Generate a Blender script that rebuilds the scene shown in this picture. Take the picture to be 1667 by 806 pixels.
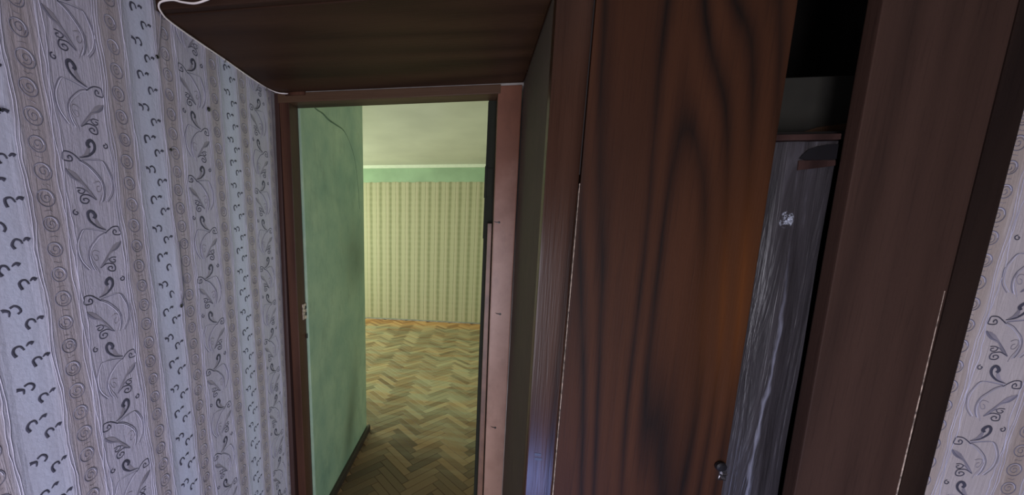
import bpy, bmesh, math, random
from mathutils import Vector, Matrix
random.seed(7)
SC = bpy.context.scene
COL = SC.collection
for o in list(bpy.data.objects): bpy.data.objects.remove(o)

# ------------------------------------------------------------------ camera
H = 1.47
FPX = 565.4591
P = (690.0, 468.0)
def unit(v): return Vector(v).normalized()
Yc = unit((770 - P[0], 376 - P[1], FPX))        # depth axis seen by the camera
Dc = unit((640 - P[0], 3900 - P[1], FPX))       # plumb line
Xc = Dc.cross(Yc)
rows = [Vector((Xc[i], Yc[i], -Dc[i])) for i in range(3)]   # camera right, down, forward in world
cam_d = bpy.data.cameras.new('camera')
cam = bpy.data.objects.new('camera', cam_d); COL.objects.link(cam)
right, up, back = rows[0], -rows[1], -rows[2]
M = Matrix((right, up, back)).transposed().to_4x4(); M.translation = Vector((0, 0, H))
cam.matrix_world = M
cam_d.sensor_width = 36.0
cam_d.lens = FPX / 1667 * 36
cam_d.shift_x = (833.5 - P[0]) / 1667
cam_d.shift_y = (P[1] - 403) / 1667
cam_d.clip_start = 0.02
SC.camera = cam

# ------------------------------------------------------------------ world, light, exposure
W = bpy.data.worlds.new('world'); SC.world = W; W.use_nodes = True
W.node_tree.nodes['Background'].inputs[0].default_value = (0.55, 0.65, 0.8, 1)
W.node_tree.nodes['Background'].inputs[1].default_value = 0.3
SC.view_settings.view_transform = 'Standard'; SC.view_settings.look = 'None'
SC.view_settings.gamma = 1.0; SC.view_settings.use_curve_mapping = False
SC.view_settings.exposure = 0.0

def area(name, loc, target, sx, sy, power, col, spread=180):
    l = bpy.data.lights.new(name, 'AREA'); l.shape = 'RECTANGLE'; l.size = sx; l.size_y = sy
    l.energy = power; l.color = col; l.spread = math.radians(spread)
    o = bpy.data.objects.new(name, l); COL.objects.link(o); o.location = loc
    d = (Vector(target) - Vector(loc)).normalized()
    o.rotation_euler = d.to_track_quat('-Z', 'Y').to_euler()
    return o
# daylight through the far room's window (left wall, out of view) 
area('room_window_daylight', (-3.35, 4.0, 1.45), (0.0, 4.0, 1.2), 1.9, 1.5, 104, (0.88, 1.0, 0.76))
area('room_second_window_daylight', (2.4, 3.3, 1.45), (-0.8, 3.2, 1.7), 1.5, 1.5, 26, (0.86, 1.0, 0.80))
# unseen soft cool area lamp in the hall, behind the camera
area('hall_rear_light', (0.02, -1.05, 0.80), (-0.35, 0.8, 1.0), 0.8, 1.2, 38, (0.90, 0.88, 1.0))
# added blue lamp near the hall floor, makes the glare on the wardrobe stile
area('hall_low_added_light', (0.37, -0.2, 0.03), (0.19, 0.86, 0.80), 0.12, 0.16, 8.5, (0.30, 0.42, 1.0))

# ------------------------------------------------------------------ node helpers
def lin(c):
    return tuple(((v/255)/12.92 if v/255 <= .04045 else ((v/255+.055)/1.055)**2.4) for v in c) + (1,)
class N:
    def __init__(s, name):
        s.m = bpy.data.materials.new(name); s.m.use_nodes = True; s.t = s.m.node_tree
        s.b = s.t.nodes['Principled BSDF']
    def n(s, typ, **kw):
        x = s.t.nodes.new(typ)
        for k, v in kw.items(): setattr(x, k, v)
        return x
    def l(s, a, b): s.t.links.new(a, b)
    def val(s, sock, v):
        if isinstance(v, (int, float)): sock.default_value = v
        elif isinstance(v, tuple): sock.default_value = v
        else: s.l(v, sock)
    def math(s, op, a, b=0.0, c=None, clamp=False):
        x = s.n('ShaderNodeMath', operation=op, use_clamp=clamp)
        s.val(x.inputs[0], a); s.val(x.inputs[1], b)
        if c is not None: s.val(x.inputs[2], c)
        return x.outputs[0]
    def pos(s, scale=(1, 1, 1), loc=(0, 0, 0)):
        g = s.n('ShaderNodeNewGeometry'); mp = s.n('ShaderNodeMapping')
        mp.inputs['Scale'].default_value = scale; mp.inputs['Location'].default_value = loc
        s.l(g.outputs['Position'], mp.inputs[0]); return mp.outputs[0]
    def xyz(s):
        g = s.n('ShaderNodeNewGeometry'); x = s.n('ShaderNodeSeparateXYZ'); s.l(g.outputs['Position'], x.inputs[0]); return x.outputs
    def noise(s, vec, scale, detail=3, rough=.5, dist=0):
        x = s.n('ShaderNodeTexNoise'); s.l(vec, x.inputs['Vector'])
        x.inputs['Scale'].default_value = scale; x.inputs['Detail'].default_value = detail
        x.inputs['Roughness'].default_value = rough; x.inputs['Distortion'].default_value = dist
        return x.outputs[0]
    def ramp(s, f, stops, interp='LINEAR'):
        x = s.n('ShaderNodeValToRGB'); x.color_ramp.interpolation = interp
        e = x.color_ramp.elements
        while len(e) < len(stops): e.new(.5)
        for q, (p, c) in zip(e, stops): q.position = p; q.color = c if len(c) == 4 else lin(c)
        s.val(x.inputs[0], f); return x.outputs[0]
    def mix(s, f, a, b, mode='MIX'):
        x = s.n('ShaderNodeMix', data_type='RGBA', blend_type=mode)
        s.val(x.inputs[0], f); s.val(x.inputs[6], a); s.val(x.inputs[7], b); return x.outputs[2]
    def bump(s, h, dist=.002, strength=1.0):
        x = s.n('ShaderNodeBump'); x.inputs['Distance'].default_value = dist; x.inputs['Strength'].default_value = strength
        s.l(h, x.inputs['Height']); s.l(x.outputs[0], s.b.inputs['Normal'])
    def col(s, c): s.val(s.b.inputs['Base Color'], c)
    def rough(s, r): s.val(s.b.inputs['Roughness'], r)

def plain(name, c, rough=.6, metal=0.0, var=.12, scale=18):
    m = N(name); n = m.noise(m.pos(), scale, 4)
    d = tuple(v*(1-var) for v in c); l = tuple(min(255, v*(1+var)) for v in c)
    m.col(m.ramp(n, [(.3, d), (.7, l)])); m.rough(rough); m.b.inputs['Metallic'].default_value = metal
    m.bump(n, .0006, .5); return m.m

TONE = .60
def veneer(name, dark, mid, light, along='z', freq=17, nscale=2.2, rough=.38, stretch=.16, seed=0.0, stain=None, spec=.3, lines=60.0, fig=.62, sharp=.8):
    """printed walnut veneer: contour lines of stretched noise = cathedral grain, plus fine pores"""
    m = N(name)
    sc = {'z': (1, 1, stretch), 'x': (stretch, 1, 1), 'y': (1, stretch, 1)}[along]
    v = m.pos(sc, (seed, seed*.7, seed*.3))
    n = m.noise(v, nscale, 2, .45, .25)
    fine = m.noise(v, 60, 4, .6)
    xyz_ = m.xyz(); acr = xyz_[0] if along == 'z' else xyz_[1]
    s = m.math('SINE', m.math('ADD', m.math('ADD', m.math('MULTIPLY', n, freq*3.1), m.math('MULTIPLY', acr, lines)), m.math('MULTIPLY', fine, .9)))
    s = m.math('POWER', m.math('MULTIPLY_ADD', s, .5, .5), sharp)
    sc2 = tuple(q*1 for q in sc)
    streak = m.noise(m.pos(tuple((q if q == 1 else .04) for q in sc), (seed, 1, 2)), 9, 4, .6)
    f = m.math('ADD', m.math('MULTIPLY', m.math('MULTIPLY', m.math('MULTIPLY_ADD', m.noise(m.pos((1, 1, 1)), 3.1, 2), 1.6, -.1), m.math('SUBTRACT', s, .7)), fig), m.math('MULTIPLY_ADD', streak, .75, .18))
    dark, mid, light = (tuple(q*TONE for q in t) for t in (dark, mid, light))
    c = m.ramp(f, [(.15, dark), (.5, mid), (.85, light)])
    pores = m.noise(m.pos(tuple((q if q == 1 else .03) for q in sc)), 260, 2, .5)
    c = m.mix(m.math('MULTIPLY', m.math('SUBTRACT', .47, pores, clamp=True), 1.1, clamp=True), c, lin(tuple(q*.55 for q in dark)))
    if stain:
        x, y, z = m.xyz()
        (sx, sz, rx, rz, scol, amt) = stain
        dx = m.math('DIVIDE', m.math('SUBTRACT', x, sx), rx); dz = m.math('DIVIDE', m.math('SUBTRACT', z, sz), rz)
        r = m.math('ADD', m.math('MULTIPLY', dx, dx), m.math('MULTIPLY', dz, dz))
        k = m.math('MULTIPLY', m.math('POWER', 2.718, m.math('MULTIPLY', r, -1.0)), amt, clamp=True)
        c = m.mix(k, c, m.mix(s, lin(scol), lin(tuple(q*.72 for q in scol))))
    m.col(c)
    m.rough(m.math('MULTIPLY_ADD', streak, .2, rough - .1))
    m.b.inputs['Specular IOR Level'].default_value = spec*.6
    m.bump(m.math('ADD', m.math('MULTIPLY', s, .3), pores), .0005, .6)
    return m.m

def wallpaper(name, axis, c0, warm=(1, 1, 1, 1)):
    """embossed paper: lavender leaf column, tan ring bands, pale bands, following the 0.303 m repeat"""
    m = N(name); x, y, z = m.xyz(); s = y if axis == 'y' else x
    wv = (1, 8, 1) if axis == 'y' else (8, 1, 1)
    sc_v = (1, 9, .55) if axis == 'y' else (9, 1, .55)
    wob = m.noise(m.pos((1, 1, 1)), 14, 3)
    s2 = m.math('ADD', s, m.math('MULTIPLY', m.math('SUBTRACT', wob, .5), .012))
    u = m.math('MODULO', m.math('ADD', m.math('SUBTRACT', s2, c0), 30.3 + .1515), .303)
    u = m.math('DIVIDE', m.math('ABSOLUTE', m.math('SUBTRACT', u, .1515)), .1515)
    c = m.ramp(u, [(.0, (180, 175, 187)), (.32, (182, 176, 187)), (.42, (170, 160, 163)), (.54, (164, 152, 152)), (.66, (170, 160, 163)), (.78, (186, 186, 199)), (1, (194, 197, 212))])
    ridges = m.noise(m.pos(sc_v), 11, 5, .62, .8)
    fine = m.noise(m.pos((1, 1, 1)), 120, 3, .6)
    blot = m.noise(m.pos((1, 1, 1)), 5, 4, .55)
    rm = m.ramp(u, [(.0, (150,)*3), (.30, (255,)*3), (.60, (210,)*3), (.74, (255,)*3), (.84, (40,)*3)])
    c = m.mix(m.math('MULTIPLY', m.math('SUBTRACT', ridges, .52, clamp=True), 3.0, clamp=True), c, m.mix(rm, c, lin((212, 206, 216))))
    c = m.mix(m.math('MULTIPLY', m.math('SUBTRACT', blot, .45, clamp=True), 1.5, clamp=True), c, m.mix(.35, c, lin((140, 120, 115))))
    c = m.mix(1.0, c, warm, 'MULTIPLY')
    m.col(c); m.rough(.62)
    h = m.math('ADD', m.math('MULTIPLY', ridges, rm), m.math('MULTIPLY', fine, .25))
    m.bump(h, .004, .75)
    return m.m

def painted(name, c, c2, rough=.5, scale=3.0, stain=None, stain_c=(60, 66, 56), lit_low=None):
    m = N(name); p = m.pos()
    a = m.noise(p, scale, 5, .6); b = m.noise(m.pos((1, 1, .5)), 20, 5, .66)
    col_ = m.ramp(a, [(.3, c), (.7, c2)])
    if lit_low:  # brighter light on the lower part, painted into the colour by height
        z_ = m.xyz()[2]
        k_ = m.math('MULTIPLY', m.math('SUBTRACT', m.math('ADD', 1.75, m.math('MULTIPLY', m.math('SUBTRACT', a, .5), 1.4)), z_), .85, clamp=True)
        col_ = m.mix(k_, col_, m.mix(a, lin(lit_low), lin(tuple(q*1.12 for q in lit_low))))
    col_ = m.mix(m.math('MULTIPLY', m.math('SUBTRACT', b, .50, clamp=True), 2.4, clamp=True), col_, m.mix(.5, col_, lin(tuple(q*.6 for q in c))))
    if stain:
        x, y, z = m.xyz()
        for (sy, sz, ry, rz, sh) in stain:
            dy = m.math('DIVIDE', m.math('SUBTRACT', m.math('SUBTRACT', y, sy), m.math('MULTIPLY', m.math('SUBTRACT', z, sz), sh)), ry)
            dz = m.math('DIVIDE', m.math('SUBTRACT', z, sz), rz)
            r = m.math('ADD', m.math('MULTIPLY', dy, dy), m.math('MULTIPLY', dz, dz))
            k = m.math('MULTIPLY', m.math('POWER', 2.718, m.math('MULTIPLY', r, -1.0)), m.math('MULTIPLY_ADD', a, 1.2, .1), clamp=True)
            col_ = m.mix(k, col_, lin(stain_c))
    m.col(col_); m.rough(rough); m.bump(m.math('ADD', a, m.math('MULTIPLY', b, .3)), .004, .35)
    return m.m

def parquet(name):
    m = N(name); x, y, z = m.xyz()
    oi = m.n('ShaderNodeObjectInfo'); g = m.n('ShaderNodeNewGeometry')
    at = m.n('ShaderNodeAttribute', attribute_name='tone')
    rnd = m.math('FRACT', m.math('ADD', m.math('ADD', oi.outputs['Random'], at.outputs['Fac']), 0.0))
    tc = m.n('ShaderNodeTexCoord'); mp = m.n('ShaderNodeMapping'); mp.inputs['Scale'].default_value = (.5, 8, 8)
    m.l(tc.outputs['Object'], mp.inputs[0])
    grain = m.noise(m.pos((5, 5, 1)), 9, 4, .6, .3)
    c = m.ramp(m.math('MULTIPLY_ADD', rnd, .75, m.math('MULTIPLY', grain, .25)), [(.05, (96, 72, 48)), (.35, (136, 108, 76)), (.65, (158, 130, 93)), (.95, (184, 158, 118))])
    # dusty worn middle, cleaner orange strip along the far wall
    wear = m.noise(m.pos((.7, 4.2, 1)), 2.6, 5, .62, .4)
    dirt = m.math('MULTIPLY', m.ramp(wear, [(.40, (0,)*3), (.60, (255,)*3)]), .72)
    c = m.mix(dirt, c, m.mix(rnd, lin((132, 130, 104)), lin((158, 156, 128))))
    door_shade = m.math('MULTIPLY', m.math('SUBTRACT', 3.15, m.math('MULTIPLY_ADD', wear, .9, m.math('MULTIPLY_ADD', x, .25, y))), 1.3, clamp=True)  # shade on the floor near the doorway, painted into the blocks
    c = m.mix(m.math('MULTIPLY', door_shade, .93), c, m.mix(rnd, lin((62, 44, 28)), lin((112, 84, 54))))
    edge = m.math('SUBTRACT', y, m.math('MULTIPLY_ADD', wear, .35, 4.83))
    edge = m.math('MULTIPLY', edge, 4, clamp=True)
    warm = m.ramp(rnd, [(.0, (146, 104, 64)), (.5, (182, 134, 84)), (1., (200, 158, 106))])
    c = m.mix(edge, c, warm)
    m.col(c); m.rough(m.math('MULTIPLY_ADD', wear, .25, .38)); m.bump(grain, .0008, .4)
    return m.m

MT = dict(
    paper_left=wallpaper('embossed_wallpaper_left', 'y', .645),
    paper_right=wallpaper('embossed_wallpaper_right', 'x', 1.172, (1.08, 1.03, .86, 1)),
    print_dark=plain('print_dark_ink', (72, 71, 84), .6), print_mid=plain('print_grey_ink', (118, 115, 127), .6),
    print_soft=plain('print_soft_ink', (146, 140, 147), .6), print_pale=plain('print_pale_ridge', (188, 184, 196), .6),
    box_bottom=veneer('dark_veneer_across', (60, 36, 24), (92, 60, 40), (112, 76, 52), 'x', 12, 2.6, .55, .14, 3.1, fig=.42),
    door_left=veneer('walnut_veneer_left_door', (26, 11, 4), (80, 41, 17), (112, 62, 30), 'z', 34, 2.5, .62, .12, 1.7, fig=.62, sharp=.5, lines=100,
                     stain=(.60, 1.33, .085, .26, (104, 56, 14), .62)),
    stile=veneer('walnut_veneer_stile', (44, 25, 16), (84, 52, 36), (108, 70, 50), 'z', 14, 3.0, .27, .1, 5.2),
    door_right=veneer('walnut_veneer_right_door', (62, 42, 34), (100, 70, 56), (118, 84, 68), 'z', 14, 2.2, .6, .09, 9.3, fig=.28),
    stile_right=veneer('dark_veneer_right_stile', (38, 25, 20), (58, 40, 32), (78, 56, 44), 'z', 10, 3.0, .42, .09, 7.3),
    casing=veneer('brown_painted_casing', (88, 54, 40), (124, 80, 60), (146, 98, 74), 'z', 3, 2.0, .42, .1, 2.2),
    casing_dark=veneer('dark_brown_casing', (62, 40, 34), (92, 62, 54), (112, 80, 70), 'z', 3, 2.0, .5, .1, 4.2),
    casing_right=painted('pinkish_brown_paint', (104, 64, 46), (122, 78, 58), .45, 5, lit_low=(152, 122, 108)),
    header=veneer('brown_painted_header', (90, 64, 46), (126, 92, 68), (146, 110, 80), 'x', 3, 3, .45, .15, 4.4),
    grey_side=painted('olive_grey_plaster', (76, 62, 52), (90, 75, 62), .8, 3),
    green=painted('green_painted_plaster', (122, 150, 126), (158, 178, 144), .42, 5,
                  stain=[(1.95, .28, .10, .34, .30), (2.1, 1.3, .22, .22, 0)], stain_c=(84, 104, 84)),
    green_band=plain('green_band_paint', (152, 176, 146), .6, 0.0, .05, 4),
    whitewash=plain('whitewashed_ceiling', (202, 200, 186), .8, 0.0, .03, 2.5),
    plaster=plain('grey_plaster', (150, 145, 140), .8),
    cornice=plain('pale_cornice_plaster', (222, 226, 208), .6, 0.0, .02),
    floor_base=plain('dark_subfloor', (52, 40, 26), .7), parquet=parquet('oak_parquet'),
    baseboard=plain('dark_brown_baseboard', (44, 34, 28), .5),
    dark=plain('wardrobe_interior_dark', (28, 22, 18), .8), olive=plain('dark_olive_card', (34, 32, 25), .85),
    leaf_edge=plain('blackish_green_paint', (24, 27, 13), .9), stop=plain('worn_brown_stop', (112, 84, 68), .5),
    cable=plain('white_cable_sheath', (214, 204, 196), .5), nail=plain('black_iron', (22, 20, 22), .4),
    metal=plain('worn_chrome', (200, 200, 204), .22, 1.0, .04), chip=plain('pale_chipped_edge', (150, 134, 118), .7, 0.0, .5, 90),
    crack=plain('crack_shadow_filler', (84, 106, 82), .8), glass=plain('window_reveal', (190, 200, 190), .5),
)
# grey painted board
def grey_board():
    m = N('weathered_grey_paint')
    v = m.pos((1, 1, .06)); a = m.noise(v, 34, 5, .62, .6); b = m.noise(m.pos((1, 1, .25)), 10, 4, .6)
    c = m.ramp(a, [(.3, (36, 33, 33)), (.58, (58, 54, 55)), (.8, (98, 95, 99))])
    x, y, z = m.xyz()
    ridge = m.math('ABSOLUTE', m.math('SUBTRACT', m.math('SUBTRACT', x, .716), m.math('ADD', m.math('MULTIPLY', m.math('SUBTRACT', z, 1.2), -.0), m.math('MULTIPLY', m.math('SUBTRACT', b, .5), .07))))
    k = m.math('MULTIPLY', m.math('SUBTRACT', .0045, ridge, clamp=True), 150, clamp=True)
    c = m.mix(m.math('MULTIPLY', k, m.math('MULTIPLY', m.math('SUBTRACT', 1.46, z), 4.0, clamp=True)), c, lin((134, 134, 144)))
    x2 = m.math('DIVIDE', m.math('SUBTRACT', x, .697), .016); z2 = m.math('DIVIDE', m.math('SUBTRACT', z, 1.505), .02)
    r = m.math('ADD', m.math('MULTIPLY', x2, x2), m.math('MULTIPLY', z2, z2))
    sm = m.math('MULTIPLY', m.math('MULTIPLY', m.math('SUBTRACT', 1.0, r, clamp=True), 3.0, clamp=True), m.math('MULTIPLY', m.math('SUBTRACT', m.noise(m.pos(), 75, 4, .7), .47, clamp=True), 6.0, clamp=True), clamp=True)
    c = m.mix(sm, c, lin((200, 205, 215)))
    m.col(c); m.rough(.38); m.bump(m.math('ADD', a, m.math('MULTIPLY', b, 1.5)), .006, .8)
    return m.m
MT['grey_board'] = grey_board()

# ------------------------------------------------------------------ geometry helpers
def obj(name, bm, mats, parent=None, kind=None, label=None, smooth=False):
    me = bpy.data.meshes.new(name); bm.to_mesh(me); bm.free()
    if smooth:
        for p in me.polygons: p.use_smooth = True
    for m in (mats if isinstance(mats, (list, tuple)) else [mats]): me.materials.append(MT[m] if isinstance(m, str) else m)
    o = bpy.data.objects.new(name, me); COL.objects.link(o)
    if parent is not None:
        o.parent = parent; o.matrix_parent_inverse = Matrix.Translation(parent.location).inverted() if parent.type == 'EMPTY' else Matrix.Identity(4)
    if kind: o['kind'] = kind
    if label: o['label'] = label
    return o
def empty(name, loc, label=None, cat=None, group=None, kind=None):
    o = bpy.data.objects.new(name, None); COL.objects.link(o); o.location = loc; o.empty_display_size = .1
    if label: o['label'] = label
    if cat: o['category'] = cat
    if group: o['group'] = group
    if kind: o['kind'] = kind
    return o
def hexa(bm, c, bevel=0.0, mat=0):
    """c: 8 corners: bottom (x0y0, x1y0, x1y1, x0y1) then top"""
    vs = [bm.verts.new(p) for p in c]
    fs = [bm.faces.new([vs[i] for i in q]) for q in ((3, 2, 1, 0), (4, 5, 6, 7), (0, 1, 5, 4), (1, 2, 6, 5), (2, 3, 7, 6), (3, 0, 4, 7))]
    for f in fs: f.material_index = mat
    if bevel:
        es = list({e for f in fs for e in f.edges})
        bmesh.ops.bevel(bm, geom=es, offset=bevel, segments=2, affect='EDGES', profile=.7)
def box(bm, x0, x1, y0, y1, z0, z1, bevel=0.0, mat=0):
    hexa(bm, [(x0, y0, z0), (x1, y0, z0), (x1, y1, z0), (x0, y1, z0), (x0, y0, z1), (x1, y0, z1), (x1, y1, z1), (x0, y1, z1)], bevel, mat)
def slab(bm, bx, tx, y0, y1, z0, z1, bevel=0.0, mat=0):
    """box whose left and right faces lean: bx = (x0, x1) at the bottom, tx at the top"""
    hexa(bm, [(bx[0], y0, z0), (bx[1], y0, z0), (bx[1], y1, z0), (bx[0], y1, z0), (tx[0], y0, z1), (tx[1], y0, z1), (tx[1], y1, z1), (tx[0], y1, z1)], bevel, mat)
def B(*a, **k):
    bm = bmesh.new(); box(bm, *a, **k); return bm
def S(*a, **k):
    bm = bmesh.new(); slab(bm, *a, **k); return bm
def tube(bm, pts, r, seg=8):
    pts = [Vector(p) for p in pts]; prev = None; rings = []
    for i, p in enumerate(pts):
        t = (pts[min(i+1, len(pts)-1)] - pts[max(i-1, 0)]).normalized()
        a = t.orthogonal().normalized() if prev is None else (prev - prev.dot(t)*t).normalized()
        prev = a; b = t.cross(a)
        rr = r[i] if isinstance(r, (list, tuple)) else r
        rings.append([bm.verts.new(p + rr*(math.cos(k*2*math.pi/seg)*a + math.sin(k*2*math.pi/seg)*b)) for k in range(seg)])
    for u, v in zip(rings, rings[1:]):
        for k in range(seg): bm.faces.new((u[k], u[(k+1) % seg], v[(k+1) % seg], v[k]))
    bm.faces.new(rings[0][::-1]); bm.faces.new(rings[-1])
def smooth_pts(pts, n=6):
    out = []; P_ = [Vector(p) for p in pts]
    for i in range(len(P_)-1):
        a, b, c, d = P_[max(i-1, 0)], P_[i], P_[i+1], P_[min(i+2, len(P_)-1)]
        for k in range(n):
            t = k/n
            out.append(.5*((2*b) + (c-a)*t + (2*a-5*b+4*c-d)*t*t + (3*b-a-3*c+d)*t**3))
    out.append(P_[-1]); return out
def lathe(bm, c, prof, axis, seg=20):
    """prof: (distance along axis, radius)"""
    a = Vector(axis).normalized(); u = a.orthogonal().normalized(); v = a.cross(u); c = Vector(c); rings = []
    for d, r in prof:
        rings.append([bm.verts.new(c + a*d + max(r, 1e-5)*(math.cos(k*2*math.pi/seg)*u + math.sin(k*2*math.pi/seg)*v)) for k in range(seg)])
    for p, q in zip(rings, rings[1:]):
        for k in range(seg): bm.faces.new((p[k], p[(k+1) % seg], q[(k+1) % seg], q[k]))
    bm.faces.new(rings[0][::-1]); bm.faces.new(rings[-1])

# ------------------------------------------------------------------ printed wallpaper pattern (mm, measured on the wall)
LEAF = dict(
curl=[(-13.7, -7.4), (-24.0, 1.8), (-32.6, 7.1), (-43.5, 7.3), (-46.0, -0.6), (-46.5, -8.6), (-40.4, -10.4), (-32.0, -9.4), (-30.7, -3.5), (-34.4, 0.7), (-37.9, -2.6), (-36.5, -5.7)],
arc=[(-13.4, -5.3), (-0.3, -12.3), (10.6, -23.2), (19.8, -34.9), (24.7, -47.4), (25.2, -60.7), (22.3, -74.4), (17.8, -83.7)],
outer=[(-13.2, -3.8), (7.4, 0.1), (24.6, 1.9), (32.8, -2.1), (39.9, -16.3), (44.8, -31.3), (44.8, -49.4), (40.4, -65.9), (29.0, -82.8)],
feather=[(-45.1, -25.2), (-35.4, -27.5), (-26.7, -33.3), (-18.6, -44.5), (-10.2, -56.0), (-1.5, -67.9), (5.2, -80.7), (-7.8, -68.5), (-17.7, -52.7), (-32.0, -44.3), (-39.2, -35.2)],
featherline=[(-45.1, -25.2), (-39.0, -34.2), (-29.9, -43.0), (-19.0, -47.7), (-8.7, -60.1), (5.2, -80.7)],
sp1=[(-30.3, -60.1), (-20.6, -60.0), (-15.6, -64.1), (-19.0, -69.7), (-25.9, -70.4), (-28.2, -66.1), (-23.1, -63.8)],
sp1s=[(-20.6, -60.0), (-11.3, -64.7), (-2.4, -74.5), (5.2, -80.7)],
sp2=[(5.2, -80.7), (-7.3, -72.8), (-16.4, -72.6), (-23.6, -75.4), (-26.0, -83.0), (-23.5, -89.1), (-14.6, -89.5), (-9.8, -83.7), (-14.3, -79.4), (-19.9, -81.4), (-18.0, -84.8)],
inner=[(3.3, -46.9), (10.1, -43.2), (16.4, -44.1), (18.5, -52.6), (13.9, -63.0), (8.0, -62.6), (8.6, -54.9), (13.2, -52.1)],
stem=[(20.6, -36.9), (21.0, -58.9), (11.5, -82.0), (9.0, -92.8)],
comma=[(-4.6, -120.0), (-1.7, -113.7), (-4.7, -107.7), (-10.1, -104.7), (-15.2, -109.5), (-15.4, -118.6), (-11.4, -127.2), (-2.0, -135.8), (6.1, -139.8), (16.7, -142.9)],
tear=[(-0.4, -107.0), (0.0, -120.2), (6.7, -134.6), (16.7, -142.9), (-1.9, -134.7), (-4.8, -124.8)],
mini=[(-38.0, -103.7), (-42.2, -106.7), (-41.4, -112.2), (-36.3, -113.5), (-34.1, -108.7), (-37.4, -107.4)])
HOOK = [(-10.8, -8.6), (-13.9, -1.1), (-13.1, 5.2), (-8.4, 8.8), (-3.0, 7.6), (-0.1, 1.0)]
HDOT = [(2.7, 6.1), (7.4, 10.5), (12.4, 8.5)]
HOOK2 = [(-4.9, -6.6), (-4.6, 1.0), (-9.9, 3.7), (-13.4, 3.6)]
HOOK3 = [(-3.1, 6.1), (3.1, 9.1), (8.5, 5.7), (9.7, -0.7), (6.3, -4.4)]

class Print:
    """collects flat printed figures in (s, z) and lays them on a wall as one thin relief"""
    def __init__(s, to3, smin, smax, zmin, zmax):
        s.bm = bmesh.new(); s.to3 = to3; s.lim = (smin, smax, zmin, zmax); s.lay = 0
    def ok(s, c): a, b, d, e = s.lim; return a < c[0] < b and d < c[1] < e
    def ribbon(s, pts, w, mat, sm=4, lift=0.0004):
        P_ = smooth_pts([(p[0], p[1], 0) for p in pts], sm) if sm else [Vector((p[0], p[1], 0)) for p in pts]
        n = len(P_); L = []; R = []; M_ = []
        for i, p in enumerate(P_):
            if not s.ok(p): 
                if len(L) > 1: s._strip(L, R, M_, mat)
                L = []; R = []; M_ = []; continue
            t = (P_[min(i+1, n-1)] - P_[max(i-1, 0)]); t = t.normalized() if t.length > 1e-9 else Vector((1, 0, 0))
            q = Vector((-t.y, t.x, 0)); ww = (w(i/(n-1)) if callable(w) else w)/2
            L.append(s.bm.verts.new(s.to3(p.x+q.x*ww, p.y+q.y*ww, lift*.3))); R.append(s.bm.verts.new(s.to3(p.x-q.x*ww, p.y-q.y*ww, lift*.3)))
            M_.append(s.bm.verts.new(s.to3(p.x, p.y, lift*1.6)))
        if len(L) > 1: s._strip(L, R, M_, mat)
    def _strip(s, L, R, M_, mat):
        for i in range(len(L)-1):
            for a, b in ((L, M_), (M_, R)):
                f = s.bm.faces.new((a[i], a[i+1], b[i+1], b[i])); f.material_index = mat
    def poly(s, pts, mat, lift=.0004):
        if not all(s.ok(p) for p in pts): return
        f = s.bm.faces.new([s.bm.verts.new(s.to3(p[0], p[1], lift)) for p in pts]); f.material_index = mat
def mm(pts, s0, z0, mir=1, k=1.0, j=0.0):
    return [(s0 + mir*(a+random.uniform(-j, j))*k/1000, z0 + (b+random.uniform(-j, j))*k/1000) for a, b in pts]
def leaf(pr, s0, z0, mir):
    g = lambda key: mm(LEAF[key], s0, z0, mir, 1, .35)
    pr.poly(g('feather'), 2, .0003); pr.poly(g('tear'), 2, .0003)
    pr.ribbon(g('outer'), .0017, 1); pr.ribbon([(a-mir*.004, b+.001) for a, b in g('outer')], .0018, 3)
    pr.ribbon(g('arc'), .0019, 1); pr.ribbon([(a-mir*.0035, b-.002) for a, b in g('arc')], .0018, 3)
    pr.ribbon(g('curl'), .0024, 0); pr.ribbon(g('featherline'), lambda t: .0052*math.sin(math.pi*min(1, t*1.5+.12))+.0012 if t < .62 else .0022, 1)
    pr.ribbon(g('sp1'), .0021, 0); pr.ribbon(g('sp1s'), .0020, 1); pr.ribbon(g('sp2'), .0024, 0)
    pr.ribbon(g('inner'), .0016, 2); pr.ribbon(g('stem'), .0014, 2)
    pr.ribbon(g('comma'), lambda t: .0064*(1-t)**.55+.0012, 0); pr.ribbon(g('mini'), .0022, 0)
def ring(pr, s0, z0):
    k = random.uniform(.86, 1.0); tone = 1
    pr.ribbon([(s0+.0140*k*math.cos(a*.52), z0+.0158*k*math.sin(a*.52)) for a in range(13)], .0019, tone, 2)
    pr.ribbon([(s0-.0008+.0123*k*math.cos(a*.52), z0+.0006+.0138*k*math.sin(a*.52)) for a in range(0, 6)], .0016, 3, 2)
    ph = random.uniform(0, 6)
    pr.ribbon([(s0+(.0095-.00065*a)*math.cos(a*.7+ph), z0+(.0108-.0007*a)*math.sin(a*.7+ph)) for a in range(13)], .0013, tone, 2)
    pr.ribbon([(s0-.006+.004*a+random.uniform(-.001, .001), z0-.024+random.uniform(-.002, .002)) for a in range(4)], .0012, 2, 2)
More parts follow.
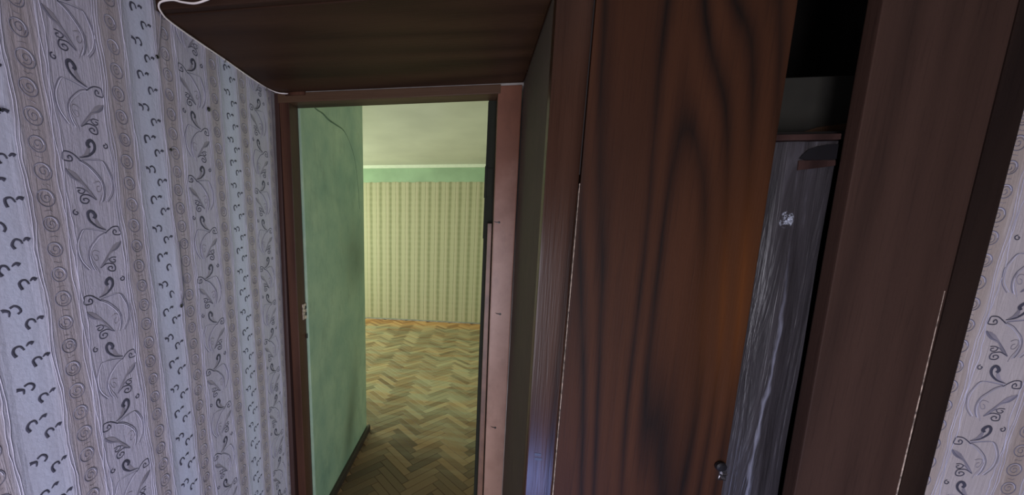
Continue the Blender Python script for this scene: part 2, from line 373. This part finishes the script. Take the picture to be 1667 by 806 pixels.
def pattern(name, to3, smin, smax, zmin, zmax, c0, zB, parent):
    pr = Print(to3, smin, smax, zmin, zmax)
    k0 = int((smin-c0)/.303) - 2
    for k in range(k0, k0+9):
        s0 = c0 + k*.303
        if smin-.2 < s0 < smax+.2:
            for j in range(-8, 9):
                leaf(pr, s0, zB + .287*j, 1); leaf(pr, s0, zB + .1435 + .287*j, -1)
            for sg in (-1, 1):
                for q in range(-30, 30): ring(pr, s0 + sg*.083 + random.uniform(-.0015, .0015), 1.4712 + .0478*q)
                for off, wd in ((.047, .0017), (.053, .0014), (.058, .0012), (.107, .0014), (.112, .0018)):
                    ph = random.uniform(0, 9)
                    pr.ribbon([(s0 + sg*off + .0022*math.sin(i*.55+ph) + random.uniform(-.001, .001), .0+i*.016) for i in range(0, 158)], wd, 3, 2)
        s33 = s0 + .1515
        for j in range(-22, 22):
            z = 1.3903 + .07175*j
            if j % 2 == 0:
                pr.ribbon(mm(HOOK, s33-.002, z, 1, 1.05, .6), lambda t: .0054*(1-.45*t), 0); pr.ribbon(mm(HDOT, s33-.001, z, 1, 1.1, .6), lambda t: .002+.0056*t, 0)
            else:
                pr.ribbon(mm(HOOK2, s33-.008, z, 1, 1.08, .6), lambda t: .0022+.005*t, 0); pr.ribbon(mm(HOOK3, s33-.008, z, 1, 1.08, .6), .0038, 0)
            z2 = z + .0445
            pr.ribbon(mm(HOOK, s33+.021, z2, 1, .95, .7), lambda t: .0050*(1-.45*t), 0); pr.ribbon(mm(HDOT, s33+.021, z2, 1, .95, .7), lambda t: .002+.0056*t, 0)
    return obj(name, pr.bm, ['print_dark', 'print_mid', 'print_soft', 'print_pale'], parent, 'stuff', 'grey printed scrolls, rings and hooks')

# ------------------------------------------------------------------ setting: hall
CEIL = 2.45
wl = obj('wall_left', B(-.90, -.7915, -2.5, 1.44, 0, CEIL), 'plaster', None, 'structure')
# wallpaper sheets with a lifted seam at y = 0.846
def sheet(y0, y1, zt, curl=0.0):
    bm = bmesh.new(); ny = 14; nz = 60; V = []
    for j in range(nz+1):
        row = []
        for i in range(ny+1):
            y = y0+(y1-y0)*i/ny; z = .05+(zt-.05)*j/nz
            lift = .0006*math.sin(z*23+y*9)*math.sin(y*31) + .0008
            d = y1-y
            if curl and d < .012 and 1.30 < z < 1.44: lift += curl*(1-d/.012)
            row.append(bm.verts.new((-.79+lift*.5, y, z)))
        V.append(row)
    for j in range(nz):
        for i in range(ny): bm.faces.new((V[j][i], V[j][i+1], V[j+1][i+1], V[j+1][i]))
    return bm
for y0, y1, zt, curl in ((-1.27, -.74, CEIL-.01, 0), (-.74, -.213, CEIL-.01, 0), (-.213, .318, CEIL-.01, 0), (.318, .846, CEIL-.01, .006), (.8465, 1.345, 1.992, 0)):
    o = obj('wallpaper_strip', sheet(y0, y1, zt, curl), 'paper_left', wl, smooth=True)
pattern('printed_pattern', lambda s, z, l: (-.7892+l, s, z), -.35, 1.335, .15, 2.44, .645, 1.604, wl)
# nails and torn spots in the left wall
for (y, z, r) in ((.8355, 1.882, .0045), (.998, 1.813, .0065), (.849, 1.667, .004), (.833, 1.255, .005), (.512, 1.658, .004)):
    bm = bmesh.new(); lathe(bm, (-.789, y, z), [(0, r*.5), (.002, r*.6), (.003, r), (.0045, r*.8), (.005, .0005)], (1, 0, 0), 10)
    obj('nail', bm, 'nail', wl)
bm = bmesh.new(); tube(bm, smooth_pts([(-.788, .8355, 1.880), (-.787, .842, 1.900), (-.786, .853, 1.955), (-.785, .858, 1.99)]), .0011, 6)
obj('thread', bm, 'print_soft', wl, label='thin grey thread from the top nail')
bm = bmesh.new(); tube(bm, smooth_pts([(-.788, .833, 1.255), (-.7865, .838, 1.272), (-.786, .843, 1.29), (-.7865, .8445, 1.33), (-.787, .846, 1.43)]), [.0022]+[.0016]*10+[.0009]*14, 6)
obj('torn_edge', bm, 'print_mid', wl, label='dark lifted paper edge')

obj('wall_back', B(-.9, 2.1, -2.6, -2.5, 0, CEIL), 'plaster', None, 'structure')
obj('wall_right', B(2.0, 2.1, -2.5, .9, 0, CEIL), 'plaster', None, 'structure')
obj('floor', B(-3.6, 2.7, -2.6, 5.6, -.08, -.012), 'floor_base', None, 'structure')
fl = bpy.data.objects['floor']
obj('ceiling', B(-3.6, 2.7, -2.6, 5.6, CEIL, CEIL+.1), 'whitewash', None, 'structure')

# wall that faces us right of the wardrobe
wf = obj('wall_front', B(1.03, 2.0, .905, 1.0, 0, CEIL), 'plaster', None, 'structure')
bm = bmesh.new()
zs = [0.05+i*.03 for i in range(81)]
V = []
for z in zs:
    jag = .004*math.sin(z*40)+.002*math.sin(z*97)
    x0 = 1.079 + jag*.4 if z < 1.40 else 1.070 + jag*.4
    V.append([bm.verts.new((x0-.02 if z < 0 else x0-.045, .9035, z)), bm.verts.new((1.35, .9035, z)), bm.verts.new((1.60, .9035, z))])
for a, b in zip(V, V[1:]):
    for i in range(2): bm.faces.new((a[i], a[i+1], b[i+1], b[i]))
obj('wallpaper_strip', bm, 'paper_right', wf)
pattern('printed_pattern', lambda s, z, l: (s, .9030-l, z), 1.03, 1.42, .3, 2.3, 1.172, 1.2946, wf)

# wall between hall and far room, around the doorway
bm = bmesh.new()
box(bm, -.79, .1625, 1.374, 1.44, 1.984, CEIL); box(bm, .162, 2.6, 1.372, 1.44, 0, CEIL)
obj('wall_doorway', bm, 'plaster', None, 'structure')
# olive grey side of the door niche
obj('wall_niche', S((.168, .198), (.158, .188), .893, 1.371, 0, CEIL), 'grey_side', None, 'structure')

# ------------------------------------------------------------------ doorway frame with its leaf folded back
dr = empty('door_1', (-.3, 1.40, 0), kind='structure')
bm = bmesh.new()
hexa(bm, [(-.7905, 1.330, 0), (-.772, 1.335, 0), (-.772, 1.43, 0), (-.7905, 1.43, 0), (-.7905, 1.368, 1.99), (-.772, 1.368, 1.99), (-.772, 1.43, 1.99), (-.7905, 1.43, 1.99)], .002)
obj('architrave', bm, 'casing_dark', dr, label='dark purplish brown edge board')
bm = bmesh.new()
slab(bm, (-.7715, -.735), (-.7715, -.7300), 1.368, 1.439, 0, 1.985, .004)
obj('jamb', bm, 'casing', dr)
bm = bmesh.new()
slab(bm, (.092, .1665), (.0705, .155), 1.368, 1.436, 0, 1.985, .004)
obj('jamb', bm, 'casing_right', dr, label='pinkish brown painted jamb with nails')
bm = bmesh.new()
hexa(bm, [(-.775, 1.366, 1.954), (.0800, 1.366, 1.958), (.0800, 1.436, 1.958), (-.775, 1.436, 1.954), (-.775, 1.366, 1.989), (.0800, 1.366, 1.989), (.0800, 1.436, 1.989), (-.775, 1.436, 1.989)], .003)
obj('header', bm, 'header', dr)
obj('corner_block', B(-.742, -.66, 1.360, 1.367, 1.978, 1.9895, .001), 'casing', dr)
# stop strip beside the right jamb and the edge of the leaf folded back into the room
obj('door_stop', S((.064, .088), (.0560, .0720), 1.405, 1.434, 0, 1.50, .002), 'stop', dr, label='worn light brown stop strip')
lf = obj('door_leaf', S((.049, .078), (.0415, .075), 1.4395, 1.4745, .01, 1.963, .003), 'leaf_edge', dr, label='blackish green door leaf folded back')
# the leaf runs off to the right, behind the wall
bm = bmesh.new()
hexa(bm, [(.079, 1.4405, .01), (.83, 1.60, .01), (.822, 1.635, .01), (.072, 1.475, .01), (.079, 1.4405, 1.963), (.83, 1.60, 1.963), (.822, 1.635, 1.963), (.072, 1.475, 1.963)], .003)
obj('leaf_face', bm, 'leaf_edge', dr)
for z0, z1 in ((1.60, 1.72),):
    bm = bmesh.new(); tube(bm, [(.043, 1.436, z0), (.043, 1.436, z1)], .0055, 10); box(bm, .044, .068, 1.433, 1.4365, z0+.008, z1-.008)
    obj('hinge', bm, 'leaf_edge', dr)
obj('paint_drip', B(.0400, .046, 1.437, 1.4395, 1.44, 1.955, .001), 'leaf_edge', dr)
for x, z in ((.0965, 1.503), (.118, 1.147), (.122, .66)):
    bm = bmesh.new(); lathe(bm, (x, 1.369, z), [(0, .003), (.002, .0045), (.003, .004), (.0035, .0005)], (0, -1, 0), 10)
    tube(bm, [(x-.001, 1.3675, z), (x-.012, 1.3675, z+.001), (x-.019, 1.3675, z+.004)], [.0022, .0015, .0006], 6)
    obj('nail', bm, 'nail', dr)
bm = bmesh.new(); box(bm, -.7315, -.7285, 1.405, 1.4385, 1.07, 1.14, .001); box(bm, -.7285, -.7275, 1.425, 1.436, 1.085, 1.10, 0, 1); box(bm, -.7285, -.7275, 1.425, 1.436, 1.115, 1.13, 0, 1)
obj('strike_plate', bm, ['chip', 'nail'], dr, label='small plate with dark slots')
obj('screw_hole', B(-.7300, -.7275, 1.428, 1.437, .978, .998, .001), 'nail', dr)

# ------------------------------------------------------------------ far room
gw = obj('wall_passage', B(-3.6, -.722, 1.441, 2.28, 0, CEIL, .006), 'green', None, 'structure')
bm = bmesh.new()
cp = [(1.504, 2.012), (1.593, 2.003), (1.66, 2.004), (1.729, 1.997), (1.82, 2.004), (1.936, 2.001), (2.032, 1.963), (2.113, 1.884), (2.163, 1.747), (2.19, 1.60)]
tube(bm, smooth_pts([(-.7222, y, z+random.uniform(-.004, .004)) for y, z in cp], 5), [.0012+.0034*math.sin(min(1, i/26)*math.pi*.9) if i < 26 else .0016 for i in range(46)], 5)
obj('crack', bm, 'crack', gw, label='dark crack curving down the plaster')
bb = obj('baseboard_left', B(-.722, -.700, 1.44, 2.30, 0, .045, .006), 'baseboard', None, 'structure')
wfar = obj('wall_far', B(-3.6, 2.7, 5.47, 5.6, 0, CEIL), 'green_band', None, 'structure')
def far_paper():
    m = N('striped_wallpaper'); x, y, z = m.xyz()
    w = m.noise(m.pos((1, 1, .5)), 16, 3)
    s = m.math('ADD', x, m.math('MULTIPLY', m.math('SUBTRACT', w, .5), .016))
    u = m.math('FRACT', m.math('DIVIDE', m.math('ADD', s, 20.07), .1555))
    c = m.ramp(u, [(0, (180, 174, 144)), (.20, (186, 178, 150)), (.235, (142, 140, 108)), (.265, (142, 140, 108)), (.30, (192, 180, 156)), (.52, (178, 168, 140)), (.62, (140, 138, 104)), (.72, (130, 130, 98)), (.82, (152, 148, 116)), (.92, (184, 176, 148))])
    ch = m.math('SINE', m.math('MULTIPLY', z, 2*math.pi/.085)); k = m.math('MULTIPLY_ADD', ch, .18, .18)
    c = m.mix(m.math('MULTIPLY', k, m.noise(m.pos(), 9)), c, lin((196, 188, 160)))
    c = m.mix(m.math('MULTIPLY', m.noise(m.pos(), 60, 3), .35), c, lin((160, 156, 124)))
    m.col(c); m.rough(.7); m.bump(m.noise(m.pos(), 70, 3), .003, .3); return m.m
MT['far_paper'] = far_paper()
for i in range(7):
    x0 = -2.35 + .53*i; bm = bmesh.new(); n = 12
    tp = [bm.verts.new((x0+.53*k/n-(.001 if k == n else 0), 5.466, 2.198+random.uniform(-.006, .006)-(.004*i if i > 4 else 0))) for k in range(n+1)]
    bt = [bm.verts.new((x0+.53*k/n-(.001 if k == n else 0), 5.466, .02+random.uniform(0, .006))) for k in range(n+1)]
    for k in range(n): bm.faces.new((bt[k], bt[k+1], tp[k+1], tp[k]))
    obj('wallpaper_strip', bm, 'far_paper', wfar)
obj('trim_1', B(-3.5, 2.6, 5.435, 5.47, CEIL-.045, CEIL, .004), 'cornice', None, 'structure')
obj('baseboard_far', B(-3.5, 2.6, 5.462, 5.47, 0, .018), 'plaster', None, 'structure')
# side walls of the room with real window openings (out of view)
def wall_with_window(name, x0, x1, ya, yb, wy0, wy1, z0, z1, win):
    bm = bmesh.new(); box(bm, x0, x1, ya, wy0, 0, CEIL); box(bm, x0, x1, wy1, yb, 0, CEIL); box(bm, x0, x1, wy0, wy1, 0, z0); box(bm, x0, x1, wy0, wy1, z1, CEIL)
    obj(name, bm, 'green', None, 'structure')
    bm = bmesh.new(); xm = (x0+x1)/2
    for a, b, c, d in ((wy0, wy0+.06, z0, z1), (wy1-.06, wy1, z0, z1), (wy0+.06, wy1-.06, z0, z0+.06), (wy0+.06, wy1-.06, z1-.06, z1), ((wy0+wy1)/2-.03, (wy0+wy1)/2+.03, z0+.06, z1-.06)):
        box(bm, xm-.025, xm+.025, a, b, c, d)
    obj(win, bm, 'glass', None, 'structure')
wall_with_window('wall_room_left', -3.6, -3.5, 2.28, 5.47, 3.05, 4.95, .75, 2.15, 'window_1')
wall_with_window('wall_room_right', 2.5, 2.6, 1.44, 5.47, 2.55, 4.05, .75, 2.15, 'window_2')

# herringbone parquet: each block near enough to tell apart is its own part
Lp, Wp, TH = .25, .05, .012
def plank_mesh(sc=1.0):
    bm = bmesh.new(); g = .0009
    box(bm, g, Lp-g, g, Wp-g, -TH, 0)
    es = [e for e in bm.edges if all(abs(v.co.z) < 1e-6 for v in e.verts)]
    bmesh.ops.bevel(bm, geom=es, offset=.0012, segments=1, affect='EDGES')
    me = bpy.data.meshes.new('parquet_block'); bm.to_mesh(me); bm.free(); me.materials.append(MT['parquet'])
    return me
pm = plank_mesh()
r45 = math.radians(45)
cands = []
for i in range(-90, 120):
    for j in range(-30, 30):
        for kind in (0, 1):
            u, v = i*Wp + j*Lp, i*Wp - j*Lp
            if kind == 0: ox, oy, ang = u, v, 0
            else: ox, oy, ang = u+Lp+Wp, v+Wp-Lp, math.pi/2
            X = ox*math.cos(r45) - oy*math.sin(r45) + .03; Y = ox*math.sin(r45) + oy*math.cos(r45) + 1.4
            a = ang + r45
            cx = X + math.cos(a)*Lp/2 - math.sin(a)*Wp/2; cy = Y + math.sin(a)*Lp/2 + math.cos(a)*Wp/2
            if -3.4 < cx < 2.4 and -1.0 < cy < 5.53:
                if cx < -.86 and cy < 2.14: continue
                if cy < 1.36 and (cx > .02): continue
                cands.append((X, Y, a, cx, cy))
def in_view(cx, cy):
    if cy < 1.62: return False
    lo = max(-.722/2.28*cy, -9) if cy > 2.28 else -.72
    return lo-.07 < cx < .046/1.44*cy+.06
vis = [c for c in cands if in_view(c[3], c[4])]
vis.sort(key=lambda c: c[4])
near = vis[:300]; rest = vis[300:] + [c for c in cands if not in_view(c[3], c[4])]
for X, Y, a, cx, cy in near:
    o = bpy.data.objects.new('parquet_block', pm); COL.objects.link(o); o.parent = fl
    o.location = (X, Y, random.uniform(-.0009, .0003)); o.rotation_euler = (random.uniform(-.004, .004), random.uniform(-.003, .003), a)
verts = []; faces = []; tones = []
for X, Y, a, cx, cy in rest:
    g = .0009; z = random.uniform(-.0009, .0003); b = len(verts); t = random.random()
    for zz, ins in ((-TH, g), (z-.0012, g), (z, g+.0012)):
        for px, py in ((ins, ins), (Lp-ins, ins), (Lp-ins, Wp-ins), (ins, Wp-ins)):
            verts.append((X+px*math.cos(a)-py*math.sin(a), Y+px*math.sin(a)+py*math.cos(a), zz)); tones.append(t)
    for l0 in (0, 4):
        for q in range(4): faces.append((b+l0+q, b+l0+(q+1) % 4, b+l0+4+(q+1) % 4, b+l0+4+q))
    faces.append((b+8, b+9, b+10, b+11))
me = bpy.data.meshes.new('parquet_field'); me.from_pydata(verts, [], faces); me.materials.append(MT['parquet'])
at = me.attributes.new('tone', 'FLOAT', 'POINT'); at.data.foreach_set('value', tones)
o = bpy.data.objects.new('parquet_field', me); COL.objects.link(o); o.parent = fl; o['kind'] = 'stuff'; o['label'] = 'small distant herringbone parquet blocks'

# ------------------------------------------------------------------ overhead cabinet above the doorway
oc = empty('overhead_cabinet', (-.315, 1.11, 1.99), 'dark walnut-veneered cabinet spanning overhead in front of the doorway', 'cabinet')
bm = bmesh.new()
hexa(bm, [(-.7895, .868, 1.990), (.1555, .868, 1.990), (.1555, 1.364, 1.990), (-.7895, 1.364, 1.990), (-.7895, .868, 2.008), (.1555, .868, 2.008), (.1555, 1.364, 2.008), (-.7895, 1.364, 2.008)], .0015)
obj('bottom_panel', bm, 'box_bottom', oc)
# rounded lower corner of the front, as the edge curls up at the left wall
obj('front_panel', B(-.7895, .1555, .850, .867, 1.9925, CEIL-.005, .003), 'box_bottom', oc)
obj('edge_strip', B(.1560, .1575, .893, 1.364, 1.989, 2.012), 'stile', oc, label='thin lighter strip along the right edge')

# white cable along the cabinet edge
cb = empty('cable', (-.785, 1.1, 1.987), 'thin white cable clipped along the left wall under the overhead cabinet', 'cable')
pts = [(-.728, 1.362, 1.984), (-.765, 1.350, 1.985), (-.784, 1.306, 1.987), (-.7865, 1.20, 1.985), (-.786, 1.085, 1.986), (-.7865, .97, 1.985), (-.785, .885, 1.986), (-.779, .855, 1.989),
       (-.7755, .844, 1.998), (-.7643, .842, 2.0056), (-.7356, .843, 2.0077), (-.7114, .844, 2.0021), (-.6789, .844, 1.9974), (-.6459, .843, 2.0018), (-.6100, .842, 2.011), (-.55, .843, 2.022), (-.3, .843, 2.03), (.0, .843, 2.045), (.15, .844, 2.05)]
bm = bmesh.new(); tube(bm, smooth_pts(pts, 8), .0022, 8); obj('sheath', bm, 'cable', cb, smooth=True)
for y in (1.306, 1.085):
    bm = bmesh.new(); tube(bm, [(-.7885, y, 1.9795), (-.7845, y, 1.9800), (-.782, y, 1.984), (-.783, y, 1.9885)], .0014, 6); lathe(bm, (-.789, y, 1.979), [(0, .0025), (.004, .0025), (.005, .001)], (1, 0, 0), 8)
    obj('clip', bm, 'metal', cb)

# ------------------------------------------------------------------ wardrobe right of the doorway
wd = empty('wardrobe', (.6, .86, 0), 'tall walnut-veneered built-in wardrobe right of the doorway, standing ajar', 'wardrobe')
F = .86
# carcass: sides, back, top
bm = bmesh.new()
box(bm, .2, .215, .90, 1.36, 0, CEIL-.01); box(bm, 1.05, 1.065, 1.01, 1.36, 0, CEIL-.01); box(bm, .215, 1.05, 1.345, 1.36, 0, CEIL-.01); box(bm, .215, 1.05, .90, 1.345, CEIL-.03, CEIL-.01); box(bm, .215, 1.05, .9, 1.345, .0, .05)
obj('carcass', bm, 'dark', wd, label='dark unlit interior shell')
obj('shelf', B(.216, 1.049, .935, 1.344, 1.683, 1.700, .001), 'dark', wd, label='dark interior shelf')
obj('stile', S((.164, .2315), (.157, .2360), F, .892, 0, CEIL-.005, .004), 'stile', wd, label='narrow glossy left stile')
obj('edge_band', S((.2322, .2338), (.2364, .2374), F-.0006, .868, 0, 1.58), 'chip', wd, label='pale worn line between stile and door')
obj('gap_strip', S((.2345, .2365), (.2375, .2395), .864, .87, 1.60, CEIL-.005), 'dark', wd)
dl = obj('door', S((.2352, .6440), (.2400, .6100), F, .880, .01, CEIL-.01, .003), 'door_left', wd, label='left door with bold vertical walnut grain')
# small dark lock cup with bright keeper on the left door's free edge
bm = bmesh.new(); lathe(bm, (.6170, .8605, .914), [(0, .009), (.003, .0125), (.009, .0115), (.012, .008), (.0125, .001)], (0, -1, 0), 18)
obj('knob', bm, 'nail', dl, label='black round knob')
bm = bmesh.new(); tube(bm, [(.6225, .856, .895), (.6330, .857, .8945)], .0035, 8); tube(bm, [(.6195, .856, .884), (.6320, .857, .881)], .0038, 8); box(bm, .618, .634, .8575, .8605, .876, .900, .001)
obj('catch', bm, 'metal', dl, label='bright metal catch')
st = [o for o in bpy.data.objects if o.name.startswith('stile')][0]
for z0, z1, x0, x1 in ((.892, .899, .181, .197), (.879, .886, .182, .200)):
    obj('scuff', B(x0, x1, .8594, .8602, z0, z1), 'nail', st)
dr2 = obj('door', S((.8070, 1.0060), (.7500, .9720), F, .890, .01, CEIL-.01, .003), 'door_right', wd, label='right door, plainer and dull, standing apart')
obj('edge_band', S((1.0075, 1.0132), (.9812, .9822), F-.0006, .870, 0, 1.36), 'chip', wd, label='pale chipped line beside right door')
obj('stile', S((1.0085, 1.060), (.9735, 1.022), F, .9025, 0, CEIL-.005, .003), 'stile_right', wd, label='dark right stile meeting the wallpaper')

gb = empty('board', (.72, .905, 0), 'weathered grey-painted board standing upright in the gap between the wardrobe doors', 'board')
bm = bmesh.new(); nx, nz = 10, 60; V = []
for j in range(nz+1):
    z = .052 + (1.672-.052)*j/nz; l = .664 + (.637-.664)*(z-.82)/.85; r_ = .794 + (.7705-.794)*(z-.82)/.85; row = []
    for i in range(nx+1):
        t = i/nx
        y = .9015 + .004*(t-.5)**2*4 - .0018*math.sin(t*9+z*3) - .0012*math.sin(z*13+t*5)
        row.append(bm.verts.new((l+(r_-l)*t, y, z)))
    V.append(row)
Bk = [[bm.verts.new((v.co.x, .928, v.co.z)) for v in row] for row in V]
for j in range(nz):
    for i in range(nx):
        bm.faces.new((V[j][i], V[j][i+1], V[j+1][i+1], V[j+1][i])); bm.faces.new((Bk[j][i+1], Bk[j][i], Bk[j+1][i], Bk[j+1][i+1]))
    bm.faces.new((V[j][0], V[j+1][0], Bk[j+1][0], Bk[j][0])); bm.faces.new((V[j][nx], Bk[j][nx], Bk[j+1][nx], V[j+1][nx]))
for i in range(nx):
    bm.faces.new((V[nz][i], V[nz][i+1], Bk[nz][i+1], Bk[nz][i])); bm.faces.new((V[0][i+1], V[0][i], Bk[0][i], Bk[0][i+1]))
obj('panel', bm, 'grey_board', gb, smooth=False)
obj('top_rail', S((.637, .7700), (.637, .7690), .897, .930, 1.674, 1.686, .002), 'casing_dark', gb, label='brown strip along the top')
bm = bmesh.new()
o1 = [(.7005, 1.6365), (.706, 1.645), (.716, 1.655), (.732, 1.661), (.75, 1.6645), (.7695, 1.6645), (.7700, 1.652), (.7705, 1.634), (.752, 1.634), (.735, 1.633), (.7155, 1.633)]
f = bm.faces.new([bm.verts.new((x, .8995, z)) for x, z in o1]); r = bmesh.ops.extrude_face_region(bm, geom=[f])
for v in r['geom']:
    if isinstance(v, bmesh.types.BMVert): v.co.y += .006
obj('gouge', bm, 'nail', gb, label='dark leaf-shaped gouge near the top')
bm = bmesh.new()
o2 = [(.7000, 1.632), (.735, 1.6325), (.7700, 1.632), (.7712, 1.621), (.745, 1.6170), (.7010, 1.6115)]
f = bm.faces.new([bm.verts.new((x, .8998, z)) for x, z in o2]); r = bmesh.ops.extrude_face_region(bm, geom=[f])
for v in r['geom']:
    if isinstance(v, bmesh.types.BMVert): v.co.y += .005
obj('bare_patch', bm, 'casing_dark', gb, label='olive bare patch under the gouge')

# dark card box on the interior shelf
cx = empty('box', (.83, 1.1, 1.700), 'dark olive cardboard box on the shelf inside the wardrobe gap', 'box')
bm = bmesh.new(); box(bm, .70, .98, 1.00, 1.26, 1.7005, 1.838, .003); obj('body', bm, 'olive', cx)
bm = bmesh.new(); hexa(bm, [(.765, .993, 1.712), (.86, .993, 1.716), (.86, .999, 1.716), (.765, .999, 1.712), (.80, .993, 1.724), (.86, .993, 1.732), (.86, .999, 1.732), (.80, .999, 1.724)], .001); obj('flap', bm, 'header', cx, label='slightly paler torn flap')
